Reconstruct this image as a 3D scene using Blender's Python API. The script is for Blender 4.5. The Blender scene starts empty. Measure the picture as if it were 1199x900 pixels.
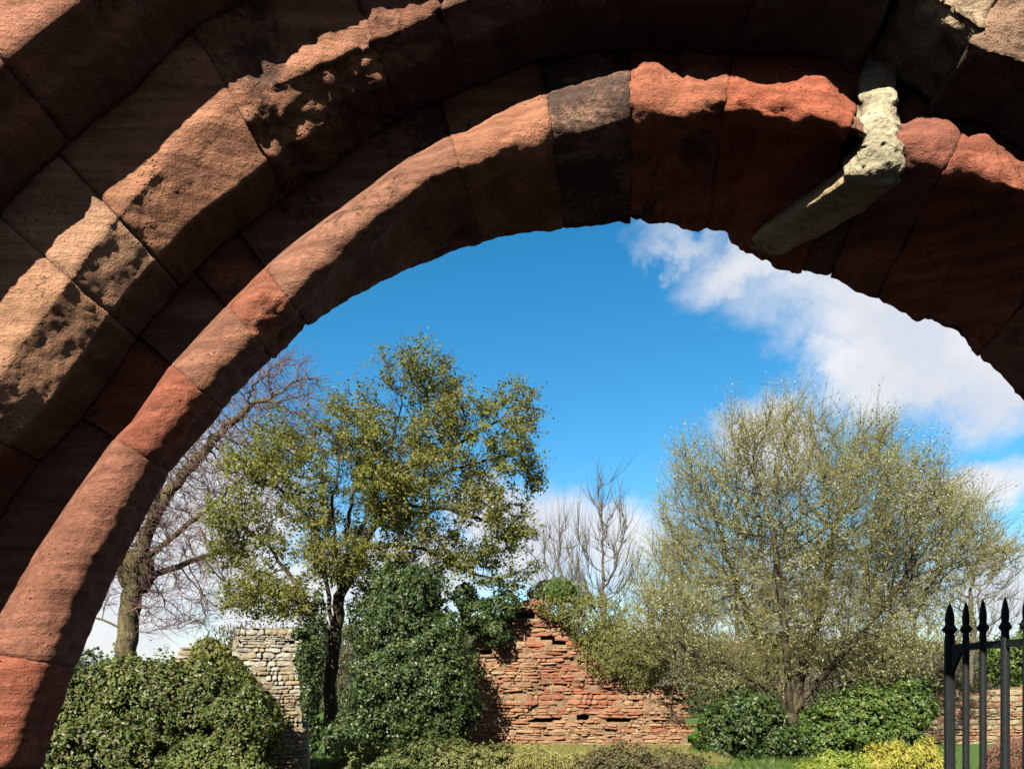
import bpy, math, random
import numpy as np
from mathutils import Vector
random.seed(7)
R = np.random.default_rng(11)
SC = bpy.context.scene
COL = SC.collection
# ------------------------------------------------------------------ camera model
FPX, CX, HY, EYE = 940.0, 599.5, 800.0, 1.6
def P(x, y, Y):
    """point at depth Y seen along the sight line measured in the photograph"""
    x = np.asarray(x, float); y = np.asarray(y, float); Y = np.broadcast_to(np.asarray(Y, float), x.shape)
    return np.stack([(x - CX) / FPX * Y, Y, EYE + (HY - y) / FPX * Y], -1)
cam = bpy.data.cameras.new('camera'); camo = bpy.data.objects.new('camera', cam); COL.objects.link(camo)
camo.location = (0, 0, EYE); camo.rotation_euler = (math.radians(90), 0, 0)
cam.sensor_width = 36; cam.lens = 36 * FPX / 1199; cam.shift_y = (HY - 450) / 1199
cam.clip_start = 0.05; cam.clip_end = 5000
SC.camera = camo
SUN_D = np.array([0.40, 1.0, -0.80]); SUN_D /= np.linalg.norm(SUN_D)

# ------------------------------------------------------------------ noise
def _h(ix, iy, iz, seed):
    h = (ix * 374761393 + iy * 668265263 + iz * 1440662683 + seed * 1274126177) & 0xffffffff
    h = ((h ^ (h >> 13)) * 1274126177) & 0xffffffff
    h = h ^ (h >> 16)
    return (h & 0xffff) / 32767.5 - 1.0
def vnoise(p, seed=0):
    p = np.asarray(p, float); i = np.floor(p).astype(np.int64); f = p - i; f = f * f * (3 - 2 * f)
    x, y, z = i[..., 0], i[..., 1], i[..., 2]; fx, fy, fz = f[..., 0], f[..., 1], f[..., 2]
    r = 0
    for a in (0, 1):
        for b in (0, 1):
            for c in (0, 1):
                w = (fx if a else 1 - fx) * (fy if b else 1 - fy) * (fz if c else 1 - fz)
                r = r + w * _h(x + a, y + b, z + c, seed)
    return r
def fbm(p, octv=4, seed=0, gain=0.5):
    p = np.asarray(p, float); a, t, r = 1.0, 0.0, 0
    for k in range(octv):
        r = r + a * vnoise(p * 2.03 ** k, seed + k * 17); t += a; a *= gain
    return r / t
def unit(v):
    return v / np.maximum(np.linalg.norm(v, axis=-1, keepdims=True), 1e-9)

# ------------------------------------------------------------------ objects
def tag(o, label=None, cat=None, group=None, kind=None):
    if label: o['label'] = label
    if cat: o['category'] = cat
    if group: o['group'] = group
    if kind: o['kind'] = kind
    return o
def thing(name, loc, label, cat, group=None):
    o = bpy.data.objects.new(name, None); COL.objects.link(o)
    o.location = tuple(float(c) for c in loc); o.empty_display_size = 0.2
    return tag(o, label, cat, group)
def build(name, V, faces, mats, parent=None, smooth=False, mi=None, base=None, label=None):
    """V (n,3) in world space, faces = list of int arrays (m,k)"""
    V = np.asarray(V, float)
    off = np.zeros(3)
    if parent is not None: off = np.array(world_loc(parent))
    elif base is not None: off = np.asarray(base, float)
    me = bpy.data.meshes.new(name)
    faces = [np.asarray(f, int) for f in faces if len(f)]
    me.vertices.add(len(V)); me.vertices.foreach_set('co', (V - off).astype(np.float32).ravel())
    loops = np.concatenate([f.ravel() for f in faces])
    tot = np.concatenate([np.full(len(f), f.shape[1]) for f in faces])
    st = np.concatenate([[0], np.cumsum(tot)[:-1]])
    me.loops.add(len(loops)); me.loops.foreach_set('vertex_index', loops.astype(np.int32))
    me.polygons.add(len(tot)); me.polygons.foreach_set('loop_start', st.astype(np.int32))
    if not isinstance(mats, (list, tuple)): mats = [mats]
    for m in mats: me.materials.append(m)
    if mi is not None: me.polygons.foreach_set('material_index', np.asarray(mi, np.int32))
    me.polygons.foreach_set('use_smooth', np.full(len(tot), bool(smooth)))
    me.update(calc_edges=True); me.validate()
    o = bpy.data.objects.new(name, me); COL.objects.link(o)
    if parent is not None: o.parent = parent
    else: o.location = tuple(off)
    if label: o['label'] = label
    return o
def world_loc(o):
    l = Vector((0, 0, 0))
    while o is not None: l += o.location; o = o.parent
    return l

# ------------------------------------------------------------------ materials
class NT:
    def __init__(s, tree): s.t = tree
    def n(s, kind, **kw):
        nd = s.t.nodes.new(kind)
        for k, v in kw.items():
            if k in nd.inputs: s.put(nd, k, v)
            else: setattr(nd, k, v)
        return nd
    def put(s, nd, k, v):
        if isinstance(v, bpy.types.NodeSocket): s.t.links.new(v, nd.inputs[k])
        else: nd.inputs[k].default_value = v
    def math(s, op, a, b=None, c=None):
        nd = s.t.nodes.new('ShaderNodeMath'); nd.operation = op
        for i, v in enumerate((a, b, c)):
            if v is not None: s.put(nd, i, v)
        return nd.outputs[0]
    def vm(s, op, a, b=None, scale=None):
        nd = s.t.nodes.new('ShaderNodeVectorMath'); nd.operation = op
        s.put(nd, 0, a)
        if b is not None: s.put(nd, 1, b)
        if scale is not None: s.put(nd, 'Scale', scale)
        return nd.outputs['Value'] if op in ('LENGTH', 'DOT_PRODUCT') else nd.outputs[0]
    def mix(s, f, a, b, mode='MIX'):
        nd = s.t.nodes.new('ShaderNodeMix'); nd.data_type = 'RGBA'; nd.blend_type = mode
        s.put(nd, 0, f); s.put(nd, 6, a); s.put(nd, 7, b); return nd.outputs[2]
    def noise(s, vec, scale, detail=5, rough=0.55, dist=0.0):
        nd = s.t.nodes.new('ShaderNodeTexNoise')
        if vec is not None: s.put(nd, 'Vector', vec)
        s.put(nd, 'Scale', scale); s.put(nd, 'Detail', detail); s.put(nd, 'Roughness', rough); s.put(nd, 'Distortion', dist)
        return nd.outputs['Fac']
    def rng(s, v, a, b, c=0.0, d=1.0, smooth=True):
        nd = s.t.nodes.new('ShaderNodeMapRange')
        nd.interpolation_type = 'SMOOTHSTEP' if smooth else 'LINEAR'
        for k, x in zip(('Value', 'From Min', 'From Max', 'To Min', 'To Max'), (v, a, b, c, d)): s.put(nd, k, x)
        return nd.outputs[0]
    def ramp(s, f, stops):
        nd = s.t.nodes.new('ShaderNodeValToRGB'); s.put(nd, 0, f)
        e = nd.color_ramp.elements
        while len(e) < len(stops): e.new(0.5)
        for el, (p, c) in zip(e, stops): el.position = p; el.color = (*c, 1)
        return nd.outputs[0]
def rgb(c): return (*c, 1.0)
def newmat(name):
    m = bpy.data.materials.new(name); m.use_nodes = True; t = m.node_tree; t.nodes.clear()
    g = NT(t); out = t.nodes.new('ShaderNodeOutputMaterial'); return m, g, out
def principled(g, out, base, rough=0.8, spec=0.3, bump=None, bs=0.5, bd=0.01):
    p = g.n('ShaderNodeBsdfPrincipled'); g.put(p, 'Base Color', base); g.put(p, 'Roughness', rough); g.put(p, 'Specular IOR Level', spec)
    if bump is not None:
        b = g.n('ShaderNodeBump'); g.put(b, 'Height', bump); g.put(b, 'Strength', bs); g.put(b, 'Distance', bd)
        g.t.links.new(b.outputs[0], p.inputs['Normal'])
    g.t.links.new(p.outputs[0], out.inputs['Surface']); return p

def mat_arch_stone():
    """weathered sandstone; object colour = the bed's own colour, alpha = how much dark crust and lichen it carries"""
    m, g, out = newmat('weathered_sandstone')
    oi = g.n('ShaderNodeObjectInfo'); tc = g.n('ShaderNodeTexCoord').outputs['Object']
    w1 = g.noise(tc, 9, 6, 0.6); w2 = g.noise(tc, 55, 6, 0.65); w3 = g.noise(tc, 3.2, 4, 0.6, 0.4)
    v = g.math('ADD', g.math('MULTIPLY', w1, 0.75), g.math('MULTIPLY', w2, 0.75))
    c = g.vm('SCALE', oi.outputs['Color'], scale=g.rng(v, 0.4, 1.1, 0.5, 1.55, False))
    # warmer and paler grains
    c = g.mix(g.rng(w3, 0.45, 0.7, 0, 0.32), c, g.vm('MULTIPLY', oi.outputs['Color'], (1.25, 1.35, 1.3)))
    pale = g.rng(g.noise(tc, 38, 7, 0.72), 0.60, 0.72)
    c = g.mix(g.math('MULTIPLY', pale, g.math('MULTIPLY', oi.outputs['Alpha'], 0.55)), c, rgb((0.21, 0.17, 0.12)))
    mp = g.n('ShaderNodeMapping'); g.put(mp, 'Vector', tc); mp.inputs['Rotation'].default_value = (0, math.radians(38), 0); mp.inputs['Scale'].default_value = (2.2, 3.0, 26.0)
    bed = g.noise(mp.outputs[0], 1.6, 5, 0.62, 0.25)
    c = g.vm('SCALE', c, scale=g.rng(bed, 0.3, 0.7, 0.70, 1.28))
    # dark crust and lichen blotches, raised on crown stones so colour deepens their shade
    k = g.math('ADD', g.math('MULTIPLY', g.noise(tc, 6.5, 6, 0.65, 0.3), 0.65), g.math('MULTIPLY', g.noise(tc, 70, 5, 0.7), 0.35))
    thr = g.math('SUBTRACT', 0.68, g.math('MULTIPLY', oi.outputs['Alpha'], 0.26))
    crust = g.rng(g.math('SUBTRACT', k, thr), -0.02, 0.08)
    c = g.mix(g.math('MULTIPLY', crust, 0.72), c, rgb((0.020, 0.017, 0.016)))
    vor = g.n('ShaderNodeTexVoronoi'); g.put(vor, 'Vector', tc); g.put(vor, 'Scale', 85.0)
    pit = g.rng(vor.outputs['Distance'], 0.0, 0.32)
    pmask = g.rng(g.noise(tc, 9, 4), 0.53, 0.66)
    hole = g.math('MULTIPLY', g.math('SUBTRACT', 1.0, pit), pmask)
    c = g.mix(g.math('MULTIPLY', hole, 0.55), c, rgb((0.03, 0.02, 0.017)))
    h = g.math('ADD', g.math('MULTIPLY', w2, 0.8), g.math('MULTIPLY', g.noise(tc, 190, 4, 0.7), 0.45))
    h = g.math('ADD', h, g.math('MULTIPLY', w1, 0.9)); h = g.math('ADD', h, g.math('MULTIPLY', bed, 0.55)); h = g.math('SUBTRACT', h, g.math('MULTIPLY', hole, 0.9))
    h = g.math('SUBTRACT', h, g.math('MULTIPLY', crust, 0.25))
    principled(g, out, c, 0.9, 0.12, h, 1.0, 0.013)
    return m
def mat_masonry():
    m, g, out = newmat('coursed_sandstone')
    tc = g.n('ShaderNodeTexCoord').outputs['Object']
    mp = g.n('ShaderNodeMapping'); g.put(mp, 'Vector', tc); mp.inputs['Rotation'].default_value = (math.radians(90), 0, 0)
    b = g.n('ShaderNodeTexBrick'); g.put(b, 'Vector', mp.outputs[0]); g.put(b, 'Scale', 1.0)
    b.inputs['Brick Width'].default_value = 0.55; b.inputs['Row Height'].default_value = 0.27; b.inputs['Mortar Size'].default_value = 0.008
    g.put(b, 'Color1', rgb((0.30, 0.13, 0.08))); g.put(b, 'Color2', rgb((0.36, 0.19, 0.12))); g.put(b, 'Mortar', rgb((0.16, 0.12, 0.09)))
    n1 = g.noise(tc, 12, 6, 0.65)
    c = g.vm('SCALE', b.outputs[0], scale=g.rng(n1, 0.2, 0.8, 0.6, 1.3))
    h = g.math('ADD', g.math('MULTIPLY', b.outputs['Fac'], -1.0), g.noise(tc, 50, 6, 0.7))
    principled(g, out, c, 0.9, 0.15, h, 0.8, 0.012); return m
def mat_rubble(name, cols, crust=0.3):
    m, g, out = newmat(name)
    geo = g.n('ShaderNodeNewGeometry'); tc = g.n('ShaderNodeTexCoord').outputs['Object']
    n = len(cols); c = g.ramp(geo.outputs['Random Per Island'], [((i + .5) / n, k) for i, k in enumerate(cols)])
    n1 = g.noise(tc, 5, 6, 0.65); n2 = g.noise(tc, 24, 6, 0.7)
    c = g.vm('SCALE', c, scale=g.rng(n2, 0.25, 0.75, 0.62, 1.35))
    c = g.mix(g.math('MULTIPLY', g.rng(n1, 0.5, 0.66), crust), c, rgb((0.10, 0.085, 0.06)))
    principled(g, out, c, 0.92, 0.1, g.math('ADD', n2, g.noise(tc, 90, 4, 0.7)), 0.9, 0.02); return m
def mat_leaf(name, cols, trans=0.3, rough=0.5, spec=0.35, patch=None):
    m, g, out = newmat(name)
    geo = g.n('ShaderNodeNewGeometry'); tc = g.n('ShaderNodeTexCoord').outputs['Object']
    n = len(cols); c = g.ramp(geo.outputs['Random Per Island'], [((i + .5) / n, k) for i, k in enumerate(cols)])
    if patch: c = g.mix(g.rng(g.noise(tc, patch[1], 4), 0.44, 0.64, 0, patch[2]), c, rgb(patch[0]))
    p = g.n('ShaderNodeBsdfPrincipled'); g.put(p, 'Base Color', c); g.put(p, 'Roughness', rough); g.put(p, 'Specular IOR Level', spec)
    tr = g.n('ShaderNodeBsdfTranslucent'); g.put(tr, 'Color', g.vm('MULTIPLY', c, (1.25, 1.3, 0.8)))
    mx = g.n('ShaderNodeMixShader'); g.put(mx, 0, trans); g.put(mx, 1, p.outputs[0]); g.put(mx, 2, tr.outputs[0])
    g.t.links.new(mx.outputs[0], out.inputs['Surface']); return m
def mat_bark(name, a, b):
    m, g, out = newmat(name); tc = g.n('ShaderNodeTexCoord').outputs['Object']
    mp = g.n('ShaderNodeMapping'); g.put(mp, 'Vector', tc); mp.inputs['Scale'].default_value = (1, 1, 0.3)
    n1 = g.noise(mp.outputs[0], 14, 6, 0.7); n2 = g.noise(tc, 3, 4, 0.6)
    c = g.mix(g.rng(n1, 0.35, 0.65), rgb(a), rgb(b)); c = g.mix(g.rng(n2, 0.5, 0.65, 0, .5), c, rgb((b[0] * .75, b[1] * .95, b[2] * .6)))
    principled(g, out, c, 0.9, 0.1, n1, 1.0, 0.03); return m
def mat_ground():
    m, g, out = newmat('ground_surface'); tc = g.n('ShaderNodeTexCoord').outputs['Object']
    n1 = g.noise(tc, 0.35, 5, 0.6); n2 = g.noise(tc, 9, 6, 0.7)
    gr = g.mix(g.rng(n2, 0.3, 0.7), rgb((0.035, 0.075, 0.016)), rgb((0.075, 0.12, 0.03)))
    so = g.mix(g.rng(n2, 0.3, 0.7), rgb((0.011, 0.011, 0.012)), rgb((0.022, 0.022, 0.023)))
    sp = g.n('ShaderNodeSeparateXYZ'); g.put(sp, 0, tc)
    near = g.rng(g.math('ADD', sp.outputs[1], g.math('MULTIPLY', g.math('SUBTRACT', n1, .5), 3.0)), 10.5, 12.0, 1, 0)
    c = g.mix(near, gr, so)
    principled(g, out, c, 0.95, 0.1, n2, 0.8, 0.04); return m
def mat_plain(name, col, rough=0.5, spec=0.4, nscale=30, var=0.25, bd=0.003, metal=0.0):
    m, g, out = newmat(name); tc = g.n('ShaderNodeTexCoord').outputs['Object']
    n = g.noise(tc, nscale, 6, 0.65)
    c = g.vm('SCALE', rgb(col)[:3], scale=g.rng(n, 0.25, 0.75, 1 - var, 1 + var))
    p = principled(g, out, c, rough, spec, n, 0.7, bd); p.inputs['Metallic'].default_value = metal; return m
M_STONE = mat_arch_stone(); M_WALL = mat_masonry(); M_GROUND = mat_ground()

# ------------------------------------------------------------------ the archway
PC = (740.0, 900.0)
def polar(pts):
    a = np.array(pts, float); th = np.degrees(np.arctan2(PC[1] - a[:, 1], a[:, 0] - PC[0])); th = np.where(th < -90, th + 360, th)
    r = np.hypot(a[:, 0] - PC[0], PC[1] - a[:, 1]); o = np.argsort(th); return th[o], r[o]
tA = polar([(47, 900), (58, 868), (75, 815), (97, 760), (120, 702), (150, 637), (180, 580), (196, 554), (215, 530), (250, 487), (275, 457), (300, 432), (320, 413), (340, 397),
  (380, 368), (430, 340), (480, 315), (520, 299), (560, 286), (600, 277), (640, 271), (690, 266), (730, 263), (760, 264), (800, 268), (852, 269), (858, 283), (874, 299),
  (891, 304), (917, 317), (965, 329), (978, 326), (1002, 342), (1037, 355), (1059, 371), (1070, 378), (1088, 376), (1097, 375), (1123, 394), (1158, 426), (1199, 471),
  (1262, 550), (1315, 650), (1350, 770), (1362, 900)])
tB = polar([(25, 900), (42, 850), (62, 800), (80, 760), (105, 700), (135, 640), (168, 583), (185, 548), (230, 492), (290, 428), (330, 385), (365, 350), (400, 315), (433, 289), (470, 257), (513, 224), (557, 213), (587, 203),
  (633, 190), (653, 178), (700, 172), (733, 162), (793, 160), (833, 151), (867, 145), (890, 155), (933, 165), (967, 165), (997, 168), (1030, 190), (1057, 213), (1090, 212),
  (1143, 224), (1193, 238), (1262, 300), (1330, 390), (1400, 520), (1428, 700), (1432, 900)])
tC = polar([(-78, 900), (-40, 810), (0, 733), (20, 703), (30, 680), (43, 652), (60, 627), (78, 599), (113, 549), (127, 528), (140, 513), (157, 497), (180, 464), (200, 434), (223, 410), (260, 370), (290, 340),
  (328, 302), (365, 273), (400, 248), (437, 220), (463, 199), (500, 177), (525, 162), (547, 157), (567, 145), (600, 128), (633, 114), (667, 103), (690, 96), (733, 87), (760, 79),
  (783, 84), (800, 94), (850, 90), (893, 96), (923, 94), (943, 87), (963, 92), (983, 103), (997, 122), (1030, 140), (1057, 149), (1077, 138), (1110, 143), (1123, 157), (1133, 166),
  (1147, 159), (1167, 171), (1199, 197), (1262, 250), (1335, 330), (1402, 440), (1452, 560), (1482, 700), (1490, 900)])
tD = polar([(-175, 900), (-130, 740), (-60, 620), (10, 521), (33, 497), (60, 469), (80, 440), (107, 403), (133, 363), (167, 323), (200, 287), (240, 247), (277, 220), (300, 202), (333, 175), (367, 155), (400, 130),
  (450, 97), (500, 68), (567, 43), (600, 27), (640, 12), (700, 4), (800, 3), (910, 8), (960, 5), (1000, 14), (1040, 40), (1080, 66), (1113, 84), (1160, 90), (1199, 99), (1270, 150), (1350, 230), (1430, 340), (1505, 480), (1545, 640), (1560, 900)])
tE = polar([(-215, 900), (-180, 745), (-95, 580), (0, 440), (20, 404), (43, 377), (67, 344), (87, 320), (103, 297), (133, 257), (160, 227), (200, 181), (240, 144), (267, 122), (317, 98), (367, 82), (400, 68), (467, 35), (540, 2),
  (620, -30), (720, -45), (820, -42), (930, -28), (1030, -8), (1090, 25), (1151, 58), (1199, 72), (1290, 125), (1375, 210), (1460, 325), (1535, 470), (1580, 640), (1600, 900)])
def rr(tab, th): return np.interp(th, tab[0], tab[1])
def ring(r, th, Y):
    t = np.radians(th); return P(PC[0] + r * np.cos(t), PC[1] - r * np.sin(t), Y)
def rG(th):    # the outermost order stands whole on the left and is broken back on the right
    return np.interp(th, [0, 40, 62, 69, 73, 84, 92, 100, 110, 120, 126, 180], [1200, 1230, 1260, 1250, 1140, 1115, 1110, 1128, 1138, 1132, 1107, 1105])
def sec_inner(th, S):
    C, B, A = rr(tC, th), rr(tB, th), rr(tA, th)
    YC = np.interp(th, [0, 60, 100, 130, 180], [1.92, 1.905, 1.90, 1.915, 1.92]); YB = YC + 0.035
    bul = np.interp(th, [0, 70, 105, 135, 180], [.09, .092, .09, .075, .075]); pw = np.interp(th, [0, 100, 140, 180], [.95, .95, .72, .64]); L = []
    for u in np.linspace(0, 1, 30):
        a = math.pi * u; L.append((C + (B - C) * (0.5 - 0.5 * math.cos(a)), YC + (YB - YC) * u - bul * max(math.sin(a), 1e-6) ** pw))
    for v in np.linspace(0, 1, 26)[1:]:
        L.append((B + (A - B) * v + 5 * math.sin(2 * math.pi * v) * (1 if v < 1 else 0), YB + (2.2 - YB) * v))
    for v in (0.04, .2, .6, 1.0): L.append((A + 260 * v, 2.2 + 0 * A))
    n0 = len(L)
    for v in (0.0, 0.5, 0.85, 0.97): L.append((C + 160 * (1 - v), 2.02 + 0 * A))
    return np.stack([ring(r, th, Y) for r, Y in L], 1), 56
def sec_middle(th, S):
    D, E = rr(tD, th), rr(tE, th); L = []
    YE, YD = 1.80, np.interp(th, [0, 100, 118, 180], [1.866, 1.866, 1.877, 1.879])
    for u in np.linspace(0, 1, 22): L.append((np.maximum(1075 + (E - 1075) * u, E), YE + 0 * E))
    for u in np.linspace(0, 1, 16)[1:]: L.append((E + (D - E) * u, YE + (YD - YE) * u + 0 * E))
    A = [ring(r, th, Y) for r, Y in L]
    d = A[-1]; back = A[0]
    for v in np.linspace(0, 1, 16)[1:]:
        q = d.copy(); q[:, 1] = YD + (2.012 - YD) * v; A.append(q)
    for v in (0.1, .4, .7, 1.0):
        q = d + (back - d) * v; q[:, 1] = 2.012; A.append(q)
    q = back.copy(); q[:, 1] = 1.88; A.append(q)
    return np.stack(A, 1), 52
def sec_outer(th, S):
    G = rG(th); A = []
    for u in np.linspace(0, 1, 12): A.append(ring(1345 + (G - 1345) * u, th, 1.6 + 0 * th))
    g0 = A[-1]; inn = ring(G - 1.0, th, 1.6 + 0 * th) - g0
    for y, k in ((1.62, 2), (1.64, 6), (1.66, 8), (1.672, 10), (1.678, 24), (1.684, 34), (1.70, 38), (1.72, 40), (1.74, 41), (1.76, 42), (1.78, 42), (1.796, 42)):
        q = g0 + inn * k * 0.55; q[:, 1] = y; A.append(q)
    b = A[0]
    for v in (0.2, 0.6, 1.0):
        q = A[23] + (b - A[23]) * v; q[:, 1] = 1.796; A.append(q)
    q = b.copy(); q[:, 1] = 1.7; A.append(q)
    return np.stack(A, 1), 24
def stations(th0, th1, n): return np.linspace(th0, th1, n)
def stone(parent, sec, th0, th1, col, crust=0.3, rough=0.006, big=0.01, strata=0.0, gap=-0.05, seed=0, step=0.30, arris=0.0035, name='voussoir', jamb=None, shift=0.0, label=None, S={}):
    """one stone of an arch order between two angles (degrees); jamb=(z1,z0) makes a straight upright block instead"""
    if jamb is None:
        th = np.linspace(th0 - gap, th1 + gap, max(8, int(abs(th0 - th1) / step))); V, nv = sec(th, S)
    else:
        V, nv = sec(np.full(14, float(th0)), S); zt = V[0, :, 2].copy()
        f = np.linspace(0, 1, 14)[:, None]; z1, z0 = jamb
        V[:, :, 2] = (zt * z1)[None] * (1 - f) + (zt * z0)[None] * f
    ns, N = V.shape[:2]
    d1 = np.gradient(V, axis=0); d2 = (np.roll(V, -1, 1) - np.roll(V, 1, 1))
    nrm = unit(np.cross(d1, d2)); cen = V.mean(1, keepdims=True)
    if np.sum(nrm * unit(V - cen)) < 0: nrm = -nrm
    seg = np.linalg.norm(np.diff(V, axis=0), axis=2).mean(1); al = np.concatenate([[0], np.cumsum(seg)]); L = al[-1]
    end = np.minimum(al, L - al)[:, None]
    q = V + seed * 3.7
    disp = big * 0.7 * fbm(V * 6.0, 3, 2) + 0.0022 * fbm(q * 95.0, 2, seed + 31) + rough * fbm(q * 28.0, 4, seed + 5, 0.6)
    rag = fbm(q * 16.0, 3, seed + 9); disp -= rough * 2.2 * np.clip(rag - 0.12, 0, 1)
    if strata:
        w = al[:, None] + 0.012 * fbm(q * 5, 2, seed + 3)
        k = vnoise(np.stack([w * 48, w * 0 + seed, w * 0], -1) if w.ndim == 2 else w, seed + 21)
        disp += strata * k
    disp -= arris * np.clip(1 - end / (0.008 + 0.006 * (1 + rag)), 0, 1) ** 1.4
    vis = np.zeros(N); vis[:nv] = 1; disp = disp * vis[None] + shift
    V = V + nrm * disp[..., None]
    idx = np.arange(ns * N).reshape(ns, N)
    a = idx[:-1]; b = idx[1:]; quads = np.stack([a, np.roll(a, -1, 1), np.roll(b, -1, 1), b], -1).reshape(-1, 4)
    c0 = V[0].mean(0); c1 = V[-1].mean(0); k0 = ns * N
    f0 = np.stack([np.full(N, k0), np.roll(idx[0], -1), idx[0]], -1); f1 = np.stack([np.full(N, k0 + 1), idx[-1], np.roll(idx[-1], -1)], -1)
    vv = np.concatenate([V.reshape(-1, 3), [c0, c1]])
    # outward faces
    fn = np.cross(vv[quads[:, 1]] - vv[quads[:, 0]], vv[quads[:, 2]] - vv[quads[:, 0]])
    if np.sum(fn * nrm.reshape(-1, 3)[quads[:, 0]]) < 0: quads = quads[:, ::-1]; f0 = f0[:, ::-1]; f1 = f1[:, ::-1]
    o = build(name, vv, [quads, f0, f1], M_STONE, parent, smooth=True, label=label)
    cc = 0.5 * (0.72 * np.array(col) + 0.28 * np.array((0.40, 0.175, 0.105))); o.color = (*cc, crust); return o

ARCH = thing('stone_archway', (0.33, 1.9, 0), 'weathered red sandstone archway in three stepped orders framing the whole view', 'archway')
OR, RED, BRN, GRY, TAN = (0.46, 0.195, 0.115), (0.36, 0.105, 0.06), (0.33, 0.155, 0.10), (0.24, 0.15, 0.11), (0.42, 0.29, 0.16)
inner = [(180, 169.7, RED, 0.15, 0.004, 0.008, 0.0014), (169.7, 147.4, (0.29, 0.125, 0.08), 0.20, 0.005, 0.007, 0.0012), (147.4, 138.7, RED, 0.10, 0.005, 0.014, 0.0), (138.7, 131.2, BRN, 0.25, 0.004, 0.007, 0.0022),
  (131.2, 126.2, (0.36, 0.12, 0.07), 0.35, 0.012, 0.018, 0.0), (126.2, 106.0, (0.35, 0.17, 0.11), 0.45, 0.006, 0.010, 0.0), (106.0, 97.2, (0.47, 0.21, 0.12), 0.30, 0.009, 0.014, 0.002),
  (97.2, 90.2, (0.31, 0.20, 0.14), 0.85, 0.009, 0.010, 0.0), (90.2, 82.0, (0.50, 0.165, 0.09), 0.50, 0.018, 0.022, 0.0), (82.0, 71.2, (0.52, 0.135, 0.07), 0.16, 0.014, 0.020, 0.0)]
for i, (a, b, c, k, ro, bg, st) in enumerate(inner):
    stone(ARCH, sec_inner, a, b, c, k, ro, bg, st, seed=i + 1, shift=0.0)
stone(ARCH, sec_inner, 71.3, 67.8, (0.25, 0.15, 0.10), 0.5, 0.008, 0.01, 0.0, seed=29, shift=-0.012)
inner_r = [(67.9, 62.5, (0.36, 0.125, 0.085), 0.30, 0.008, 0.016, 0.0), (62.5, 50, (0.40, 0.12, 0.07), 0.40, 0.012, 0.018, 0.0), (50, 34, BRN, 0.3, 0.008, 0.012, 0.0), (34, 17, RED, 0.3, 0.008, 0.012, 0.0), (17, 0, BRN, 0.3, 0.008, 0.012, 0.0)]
for i, (a, b, c, k, ro, bg, st) in enumerate(inner_r): stone(ARCH, sec_inner, a, b, c, k, ro, bg, st, seed=i + 31)
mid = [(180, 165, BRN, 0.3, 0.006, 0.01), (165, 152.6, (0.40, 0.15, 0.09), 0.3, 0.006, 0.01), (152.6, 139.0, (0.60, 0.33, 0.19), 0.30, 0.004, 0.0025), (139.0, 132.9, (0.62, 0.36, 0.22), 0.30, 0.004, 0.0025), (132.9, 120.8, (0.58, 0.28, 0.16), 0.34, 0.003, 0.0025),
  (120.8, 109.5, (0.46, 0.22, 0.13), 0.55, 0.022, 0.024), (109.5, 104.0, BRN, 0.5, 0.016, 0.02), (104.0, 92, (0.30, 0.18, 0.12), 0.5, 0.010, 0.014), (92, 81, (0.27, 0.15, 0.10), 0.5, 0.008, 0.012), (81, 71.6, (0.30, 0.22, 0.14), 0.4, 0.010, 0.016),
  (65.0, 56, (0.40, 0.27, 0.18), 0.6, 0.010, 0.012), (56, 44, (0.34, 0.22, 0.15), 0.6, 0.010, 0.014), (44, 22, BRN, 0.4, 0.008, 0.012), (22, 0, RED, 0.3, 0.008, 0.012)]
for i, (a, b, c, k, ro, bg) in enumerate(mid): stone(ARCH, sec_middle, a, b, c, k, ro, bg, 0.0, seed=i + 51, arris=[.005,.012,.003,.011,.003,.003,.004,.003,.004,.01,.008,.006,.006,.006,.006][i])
def sec_pale(th, S):
    D = np.interp(th, [63.6, 70.5], [934, 958]); A = []
    for u in np.linspace(0, 1, 22): A.append(ring(1085 + (D + 22 - 1085) * u, th, 1.785 + 0 * th))
    for u in np.linspace(0, 1, 12)[1:]: A.append(ring(D + 22 * (1 - u), th, 1.785 + .03 * u + 0 * th))
    d = A[-1]; back = A[0]
    for v in np.linspace(0, 1, 12)[1:]:
        q = d.copy(); q[:, 1] = 1.815 + (2.005 - 1.815) * v; A.append(q)
    for v in (.4, 1.0):
        q = d + (back - d) * v; q[:, 1] = 2.005; A.append(q)
    return np.stack(A, 1), 44
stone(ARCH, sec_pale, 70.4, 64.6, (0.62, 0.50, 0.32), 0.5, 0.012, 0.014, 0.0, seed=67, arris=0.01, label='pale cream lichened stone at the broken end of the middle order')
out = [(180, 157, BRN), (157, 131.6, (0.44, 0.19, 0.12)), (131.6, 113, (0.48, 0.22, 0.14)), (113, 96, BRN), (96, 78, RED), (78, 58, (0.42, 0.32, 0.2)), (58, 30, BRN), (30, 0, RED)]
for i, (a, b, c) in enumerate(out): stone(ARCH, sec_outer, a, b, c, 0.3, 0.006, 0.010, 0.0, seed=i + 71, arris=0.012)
for sec, cset, sd in ((sec_inner, (RED, BRN, RED), 90), (sec_middle, (BRN, OR, RED), 100), (sec_outer, (OR, BRN, OR), 110)):
    for side in (180, 0):
        for j, (z1, z0) in enumerate(((0.997, 0.66), (0.655, 0.33), (0.325, -0.03))):
            stone(ARCH, sec, side, side, cset[j], 0.3, 0.006, 0.010, seed=sd + j + side, name='jamb_stone', jamb=(z1, z0))
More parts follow.
